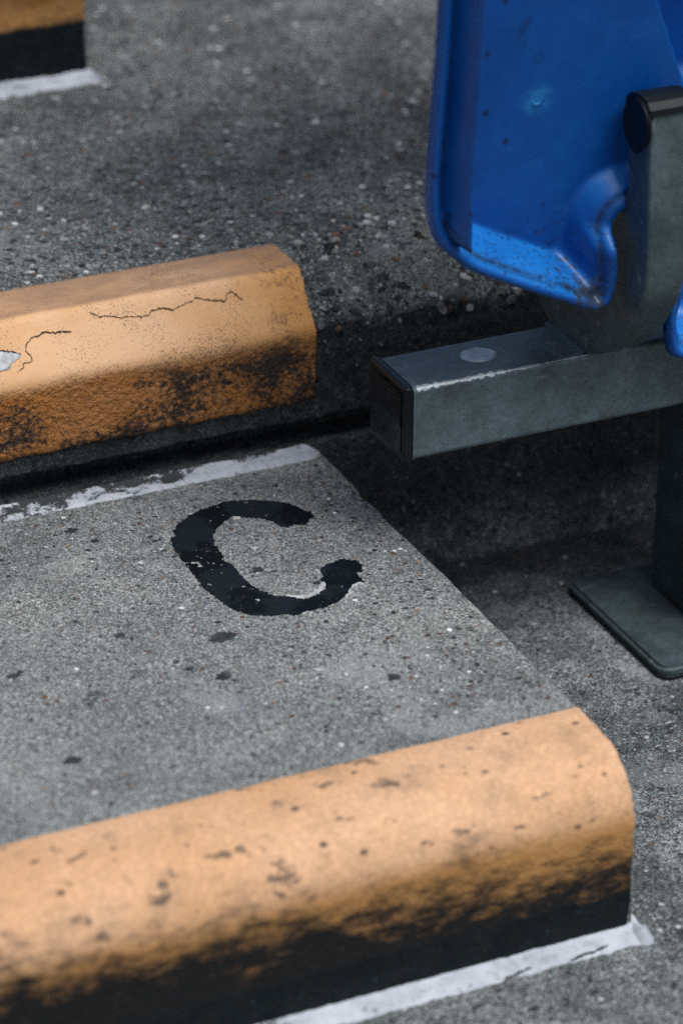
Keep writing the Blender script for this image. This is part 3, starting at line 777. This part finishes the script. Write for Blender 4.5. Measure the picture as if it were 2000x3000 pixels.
# post and base plate
rbox('post', 0.1933, 0.2533, 0.2605, 0.3210, 0.0075, BZ0 - 0.0004, 0.003, M['galv_post'], rail)
def plate(name, x0, x1, y0, y1, z0, z1, r, bev, mat, parent):
    bm = bmesh.new(); vs = []
    for cx, cy, a0 in ((x1 - r, y1 - r, 0), (x0 + r, y1 - r, 90), (x0 + r, y0 + r, 180), (x1 - r, y0 + r, 270)):
        for k in range(6):
            a = math.radians(a0 + 18 * k); vs.append(bm.verts.new((cx + r * math.cos(a), cy + r * math.sin(a), z0)))
    f = bm.faces.new(vs); e = bmesh.ops.extrude_face_region(bm, geom=[f])
    bmesh.ops.translate(bm, vec=(0, 0, z1 - z0), verts=[v for v in e['geom'] if isinstance(v, bmesh.types.BMVert)])
    bmesh.ops.bevel(bm, geom=[q for q in bm.edges if q.verts[0].co.z > z1 - 1e-6 and q.verts[1].co.z > z1 - 1e-6], offset=bev, segments=3, affect='EDGES')
    o = bm_obj(name, bm, mat, parent, True); o.data.set_sharp_from_angle(angle=math.radians(60)); return wnorm(o)
bp = plate('base_plate', 0.1472, 0.2995, 0.2230, 0.3480, 0.0012, 0.0080, 0.009, 0.0022, M['galv_dark'], rail)
plate('gasket', 0.1462, 0.3005, 0.2220, 0.3490, -0.0003, 0.0030, 0.009, 0.0008, M['rubber'], bp)
for sx in (0.165, 0.282):
    bm = bmesh.new(); bmesh.ops.create_cone(bm, cap_ends=True, segments=6, radius1=0.007, radius2=0.007, depth=0.006)
    bmesh.ops.translate(bm, vec=(sx + 0.011, 0.335, 0.0105), verts=bm.verts[:])
    bm_obj('bolt', bm, M['galv_dark'], bp) if sx > 0.2 else bm.free()
# second post carries the far end of the beam
o2 = rbox('post', 1.70, 1.76, 0.2605, 0.3210, 0.0075, BZ0 - 0.0004, 0.003, M['galv_post'], rail)
plate('base_plate', 1.66, 1.80, 0.2230, 0.3480, 0.0, 0.0080, 0.009, 0.0022, M['galv_dark'], rail)

# ------------------------------------------------------------------ folding seat
XC = 0.205; SY = 0.22
LEFT = [(0.100, 0.628), (0.03, 0.624), (0.004, 0.610), (-0.008, 0.585), (-0.0112, 0.54), (-0.0135, 0.46), (-0.0148, 0.422), (-0.0186, 0.364), (-0.0187, 0.340), (-0.0160, 0.3262), (-0.0101, 0.3155), (0.0, 0.3055), (0.0115, 0.2962), (0.0485, 0.2773), (0.0774, 0.2634), (0.0865, 0.2592), (0.093, 0.2598), (0.0985, 0.2645), (0.1012, 0.273), (0.1017, 0.284), (0.1012, 0.294), (0.1024, 0.302), (0.1055, 0.308), (0.1100, 0.3115), (0.118, 0.3135), (0.126, 0.3115), (0.1312, 0.307), (0.1345, 0.300), (0.1362, 0.287), (0.1362, 0.26), (0.1364, 0.2434), (0.139, 0.228), (0.1435, 0.2205), (0.151, 0.217)]
half = smooth_curve(LEFT, 4)
outline = half + [(2 * XC - x, z) for x, z in half[::-1]]
# equalise
def equal(poly, step):
    out = []
    n = len(poly)
    for i in range(n):
        a, b = Vector(poly[i]), Vector(poly[(i + 1) % n]); L = (b - a).length
        if L < 1e-6: continue
        k = max(1, int(round(L / step)))
        for j in range(k): out.append(tuple(a.lerp(b, j / k)))
    return out
outline = equal(outline, 0.0016)
OL = np.array(outline)
A0_, B0_ = OL, np.roll(OL, -1, axis=0)
_xl = np.minimum(OL[:, 0], 2 * XC - OL[:, 0])
NOTCH = (_xl > 0.0935) & (_xl < 0.138) & (OL[:, 1] > 0.2595) & (OL[:, 1] < 0.325)
def sdf(P, sel=None):
    A_, B_ = (A0_, B0_) if sel is None else (A0_[sel], B0_[sel])
    P = np.asarray(P); out = np.empty(len(P)); AB = B_ - A_; L2 = (AB ** 2).sum(1) + 1e-18
    for s in range(0, len(P), 1500):
        q = P[s:s + 1500, None, :]; t = np.clip(((q - A_) * AB).sum(2) / L2, 0, 1)
        d = q - (A_ + t[..., None] * AB); out[s:s + 1500] = np.sqrt((d ** 2).sum(2)).min(1)
    return out
def sstep(x, a, b):
    t = np.clip((x - a) / (b - a), 0, 1); return t * t * (3 - 2 * t)
def pan_depth(P, d):
    x, z = P[:, 0], P[:, 1]
    xl = np.minimum(x, 2 * XC - x)
    bead = -0.0062 + 0.0062 * np.sqrt(np.clip(1 - ((d - 0.0030) / 0.0030) ** 2, 0, 1))
    bead = np.where(d > 0.0030, 0.0 - 0.0092 * (1 - np.sqrt(np.clip(1 - ((d - 0.0030) / 0.0054) ** 2, 0, 1))), bead)
    da, db = sdf(P, NOTCH), sdf(P, ~NOTCH); K_ = 0.012
    hh = np.clip(K_ - np.abs(da - db), 0, None) / K_
    ds = np.maximum(np.minimum(da, db) - hh * hh * K_ / 4, 0.0084)      # rounded where ledge and opening meet
    ramp_ = -0.0068 - 0.0262 * sstep(ds, 0.0084, 0.0215)
    w = np.where(d < 0.0084, bead, ramp_)
    # round the bracket opening the wall sinks back into the panel towards its top
    nm_ = sstep(xl, 0.082, 0.092) * sstep(-xl, -0.150, -0.140) * sstep(z, 0.292, 0.308)
    w = -0.033 + (w + 0.033) * (1 - 0.42 * nm_)
    # side flange: rises towards the front to a ridge, then drops to the panel
    xe = np.interp(z, [0.30, 0.3359, 0.364, 0.422, 0.46, 0.56], [-0.0186, -0.0186, -0.0186, -0.0148, -0.0135, -0.0105])
    dl = xl - xe
    zt = sstep(z, 0.300, 0.314)
    fl = -0.0085 + 0.0195 * np.clip((dl - 0.0092) / 0.0068, 0, 1) + 0.0034 * np.exp(-((dl - 0.0178) / 0.0012) ** 2)
    rid = 0.0132 - 0.046 * sstep(dl, 0.0192, 0.0222)
    fl = np.where(dl < 0.0185, fl, rid)
    side = (dl < 0.0222) & (d > 0.0084) & (z < 0.59)
    w = np.where(side, fl * zt + w * (1 - zt), w)
    # middle channel
    ch = 0.128 + (0.43 - z) * 0.389
    w = w - 0.075 * sstep(xl, ch, ch + 0.006) * sstep(z, 0.335, 0.352) * sstep(d, 0.02, 0.03)
    return w
pts = []
def addgrid(x0, x1, z0, z1, st):
    nx, nz_ = int((x1 - x0) / st), int((z1 - z0) / st)
    for i in range(nx + 1):
        for j in range(nz_ + 1): pts.append((x0 + i * st + (st * 0.25 if j % 2 else -st * 0.25), z0 + j * st))
addgrid(-0.019, 0.16, 0.255, 0.475, 0.0015)
addgrid(0.1365, 0.16, 0.215, 0.255, 0.0015)
addgrid(0.165, 0.43, 0.215, 0.63, 0.006); addgrid(-0.019, 0.16, 0.48, 0.63, 0.005)
PT = np.array(pts)
# inside test, vectorised
def inside_np(P, poly):
    x, z = P[:, 0], P[:, 1]; c = np.zeros(len(P), bool)
    a = np.array(poly); b = np.roll(a, 1, axis=0)
    for (xi, zi), (xj, zj) in zip(a, b):
        if zi == zj: continue
        k = ((zi > z) != (zj > z)) & (x < (xj - xi) * (z - zi) / (zj - zi) + xi); c ^= k
    return c
PT = PT[inside_np(PT, outline)]
dd = sdf(PT); PT = PT[dd > 0.0009]
n0 = len(outline)
res = geometry.delaunay_2d_cdt([Vector(p) for p in outline] + [Vector(p) for p in PT], [], [list(range(n0))], 1, 1e-7)
RV = np.array([(v.x, v.y) for v in res[0]]); dR = sdf(RV); wR = pan_depth(RV, dR)
seat = empty('folding_seat')
tag(seat, 'blue plastic folding seat tipped up above the beam, dirt in its lower rim', 'seat')
panv = []
for (x, z), w in zip(RV, wR):
    s_ = 0.20 * (z - 0.268); kx = max(-1.0, min(1.0, (XC - x) / 0.10))     # the pan leans forward towards its top
    panv.append((x - 0.52 * s_ * kx, SY - w - s_, z + 0.51 * s_))
F = []
for f in res[2]:
    a, b, c = (Vector(panv[k]) for k in f[:3]); F.append(tuple(f) if (b - a).cross(c - a).y < 0 else tuple(f)[::-1])
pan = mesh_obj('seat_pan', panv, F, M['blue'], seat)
at = pan.data.color_attributes.new('seam', 'FLOAT_COLOR', 'POINT')      # dirt caught in the groove behind the rim
at.data.foreach_set('color', [c for d_ in dR for c in [math.exp(-((d_ - 0.0087) / 0.0013) ** 2)] * 3 + [1.0]])
md = pan.modifiers.new('thickness', 'SOLIDIFY'); md.thickness = 0.0028; md.offset = -1
# moulding mark on the panel: small ring with a pip
bm = bmesh.new(); rc = Vector((0.0503, SY + 0.0113, 0.3904)); prof = [(0.0042, 0.0), (0.0036, 0.0007), (0.0026, 0.0009), (0.0019, 0.0003), (0.0012, 0.0003), (0.0006, 0.0008)]
RG = []
for r, h in prof: RG.append([bm.verts.new(rc + Vector((r * math.cos(2 * math.pi * k / 20), -h, r * math.sin(2 * math.pi * k / 20)))) for k in range(20)])
for A, B in zip(RG[:-1], RG[1:]):
    for k in range(20): bm.faces.new((A[k], A[(k + 1) % 20], B[(k + 1) % 20], B[k]))
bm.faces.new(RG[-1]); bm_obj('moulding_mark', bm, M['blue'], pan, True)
# hinge rod through the brackets
bm = bmesh.new(); bmesh.ops.create_cone(bm, cap_ends=True, segments=20, radius1=0.006, radius2=0.006, depth=0.23)
bmesh.ops.rotate(bm, verts=bm.verts[:], matrix=Matrix.Rotation(math.pi / 2, 3, 'Y')); bmesh.ops.translate(bm, verts=bm.verts[:], vec=(XC - 0.005, 0.285, 0.2635))
bm_obj('hinge_rod', bm, M['galv_dark'], seat, True)
# backrest above the frame of the picture
nb, mb = 22, 18; V_ = []
for i in range(nb + 1):
    for j in range(mb + 1):
        u, v = i / nb * 2 - 1, j / mb
        x = XC + 0.215 * u * (1 - 0.12 * v * v); z = 0.52 + 0.30 * v - 0.04 * max(0, abs(u) - 0.8) / 0.2 * (2 * v - 1)
        V_.append((x, 0.40 + 0.06 * v - 0.035 * u * u, z))
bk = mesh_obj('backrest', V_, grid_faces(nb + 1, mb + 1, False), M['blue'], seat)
md = bk.modifiers.new('thickness', 'SOLIDIFY'); md.thickness = 0.006; md.offset = 1

# the next seat along the same beam (out of the picture, it shades the foot of the riser)
def copy_tree(o, parent=None):
    c = o.copy(); C.objects.link(c); c.parent = parent
    for ch in list(o.children): copy_tree(ch, c)
    return c
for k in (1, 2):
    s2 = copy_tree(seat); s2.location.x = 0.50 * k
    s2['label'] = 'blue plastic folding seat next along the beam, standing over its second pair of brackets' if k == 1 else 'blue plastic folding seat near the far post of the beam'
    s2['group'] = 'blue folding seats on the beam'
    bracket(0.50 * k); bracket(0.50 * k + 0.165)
seat['group'] = 'blue folding seats on the beam'
